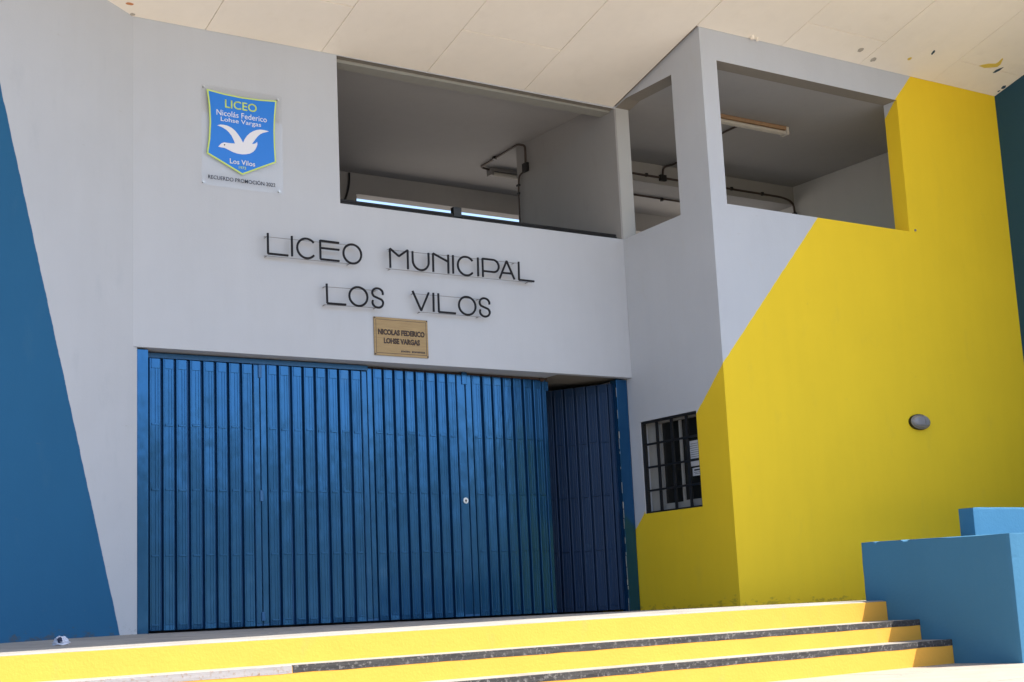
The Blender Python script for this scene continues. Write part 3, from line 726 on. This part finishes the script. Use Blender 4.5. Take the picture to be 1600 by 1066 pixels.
bmesh.ops.recalc_face_normals(bm, faces=bm.faces[:])
finish('glass', bm, simple('ribbed_grey_glass', (.27, .26, .27), .18, var=.1, scale=30), lamp, LO, smooth=True)
bm = bmesh.new()
tube(bm, [(8.305 + .145 * math.cos(a), YB - .036, 1.88 + .072 * math.sin(a)) for a in [2 * math.pi * i / 28 for i in range(28)]], .009, 6, closed=True)
tube(bm, [(8.185, YB - .045, 1.842), (8.21, YB - .07, 1.842), (8.30, YB - .082, 1.842), (8.39, YB - .07, 1.842), (8.415, YB - .045, 1.842)], .005, 6)
tube(bm, [(8.335, YB - .045, 1.955), (8.335, YB - .07, 1.935), (8.335, YB - .086, 1.88), (8.335, YB - .07, 1.825), (8.335, YB - .045, 1.805)], .005, 6)
finish('guard', bm, m_grey, lamp, LO)
bm = bmesh.new(); cyl(bm, (8.56, YB + .002, 4.073), (0, -1, 0), .014, .012, 10)
tag(finish('anchor_plug', bm, m_grey), 'tiny dark plug in the yellow wall by the lower corner of the bay opening', 'plug')

# ------------------------------------------------------------------ gallery handrail, lamps, conduits
HO = (3.75, .05, 4.0)
rail = thing('handrail', 'low black metal rail lying along the sill of the wide gallery opening', 'handrail', HO)
finish('rail_bar', BM(((2.06, .03, 4.012), (5.455, .065, 4.030)), bev=.003), m_blackrail, rail, HO)
finish('rail_bar', BM(((2.06, .04, 4.036), (5.455, .075, 4.058)), bev=.003), m_blackrail, rail, HO)
finish('bracket', BM(((3.365, .03, 4.0), (3.46, .09, 4.128)), bev=.004), m_black, rail, HO)
def batten(name_label, x0, x1, y, z, body, grp='old tube lamps under the gallery ceiling'):
    o = ((x0 + x1) / 2, y, z)
    t = thing('tube_lamp', name_label, 'lamp', o, 0, grp)
    finish('housing', BM(((x0, y - .055, z - .045), (x1, y + .055, z)), bev=.008), body, t, o)
    bm = bmesh.new(); tube(bm, [(x0 + .03, y - .02, z - .07), (x1 - .03, y - .02, z - .07)], .022, 10); tube(bm, [(x0 + .03, y + .03, z - .068), (x1 - .03, y + .03, z - .068)], .02, 10)
    finish('tube', bm, m_tube, t, o)
    finish('end_cap', BM(((x0 - .012, y - .058, z - .10), (x0 + .03, y + .058, z - .002)), bev=.008), body, t, o)
    finish('end_cap', BM(((x1 - .03, y - .058, z - .10), (x1 + .012, y + .058, z - .002)), bev=.008), m_tube, t, o)
batten('long rust stained tube lamp on the ceiling behind the bay opening', 6.82, 8.02, -.10, 5.62, m_lampbody)
batten('dark tube lamp half hidden by the partition in the wide gallery opening', 5.66, 6.86, 2.80, 5.62, m_grey)
def conduit(label, path, r, boxes=(), clamps=(), bend=.08):
    o = Vector(path[0]); t = thing('conduit', label, 'conduit', o, 0, 'surface conduits in the gallery')
    bm = bmesh.new(); tube(bm, roundpath(path, bend), r, 8); finish('pipe', bm, m_conduit, t, o, smooth=True)
    for c, s in boxes:
        c, s = Vector(c), Vector(s); finish('junction_box', BM((c - s, c + s), bev=.006), m_black, t, o)
    for c, s in clamps:
        c, s = Vector(c), Vector(s); finish('clamp', BM((c - s, c + s)), m_black, t, o)
xp = 5.482
conduit('bent conduit running from the dark tube lamp over and down the partition', [(5.66, 2.80, 5.598), (5.49, 2.75, 5.598), (5.41, 1.78, 5.598), (xp, 1.735, 5.585), (xp, 1.742, 5.36)], .014,
        [((xp, 1.747, 5.31), (.02, .05, .055))], [((5.45, 2.36, 5.60), (.025, .02, .018))], .05)
conduit('thin conduit dropping from the black box down the partition edge', [(xp, 1.77, 5.27), (xp, 1.89, 5.25), (xp, 1.915, 5.10), (xp, 1.93, 4.0)], .011, (), [((xp, 1.918, 5.13), (.012, .03, .012)), ((xp, 1.921, 5.03), (.012, .022, .012))], .05)
conduit('long horizontal conduit along the bay beam, turning down at its right end', [(5.75, 1.738, 5.455), (9.72, 1.738, 5.447), (9.925, 1.738, 5.40), (9.93, 1.72, 4.9)], .015,
        [((7.612, 1.73, 5.445), (.05, .025, .04))], [((7.35, 1.738, 5.455), (.015, .02, .022)), ((8.80, 1.738, 5.452), (.015, .02, .022)), ((9.35, 1.738, 5.449), (.015, .02, .022)), ((9.93, 1.73, 5.23), (.035, .02, .02))], .16)
conduit('curved branch conduit rising from the beam box to the bay ceiling', [(7.62, 1.735, 5.48), (7.64, 1.735, 5.60), (7.70, 1.60, 5.602), (7.415, .35, 5.602), (7.40, -.03, 5.60)], .013, (), (), .14)
conduit('straight lower conduit along the rear edge of the bay beam', [(5.75, 2.235, 5.352), (9.9, 2.235, 5.346)], .014, (), [((8.0, 2.235, 5.345), (.014, .018, .03))])
bm = bmesh.new(); tube(bm, roundpath([(4.11, 3.67, 5.60), (4.10, 3.66, 5.45), (4.06, 3.66, 5.30), (4.0, 3.66, 5.15), (4.0, 3.66, 4.6)], .15), .012, 6)
tag(finish('cable', bm, m_black), 'loose dark cable hanging at the left end of the wide gallery opening', 'cable')

# ------------------------------------------------------------------ crumpled cloth on the landing
RO = (-1.11, -1.65, -.052)
rag = thing('crumpled_cloth', 'small crumpled white and navy cloth lying on landing by the blue wall', 'cloth', RO)
bm = bmesh.new(); bmesh.ops.create_icosphere(bm, subdivisions=4, radius=1)
for v in bm.verts:
    d = v.co.normalized(); k = 1 + .30 * noise.noise(d * 1.7 + Vector((3, 1, 5))) + .16 * noise.noise(d * 5 + Vector((1, 8, 2))) - .12 * abs(noise.noise(d * 9))
    p = Vector((d.x * .05, d.y * .045, d.z * .042)) * k
    if p.z < 0: p.z *= .45; p.x *= 1.18; p.y *= 1.1
    v.co = p + Vector((0, 0, .022))
finish('fold', bm, m_rag, rag)
bm = bmesh.new(); bmesh.ops.create_icosphere(bm, subdivisions=3, radius=1)
for v in bm.verts:
    d = v.co.normalized(); k = 1 + .35 * noise.noise(d * 2.2 + Vector((9, 2, 5)))
    v.co = Vector((-.018 + d.x * .017 * k, -.036 + d.y * .014 * k, .034 + d.z * .022 * k))
finish('dark_patch', bm, m_ragdark, rag)
bm = bmesh.new(); rr = []
for i in range(25):
    a = 2 * math.pi * i / 24
    rr.append([bm.verts.new((.058 * s * math.cos(a), .05 * s * math.sin(a), h + .004 * math.sin(5 * a))) for s, h in ((.8, .016), (1.0, .007), (1.02, .002))])
for a, b in zip(rr, rr[1:]):
    for k in range(2): bm.faces.new((a[k], a[k + 1], b[k + 1], b[k]))
finish('hem', bm, m_rag, rag)
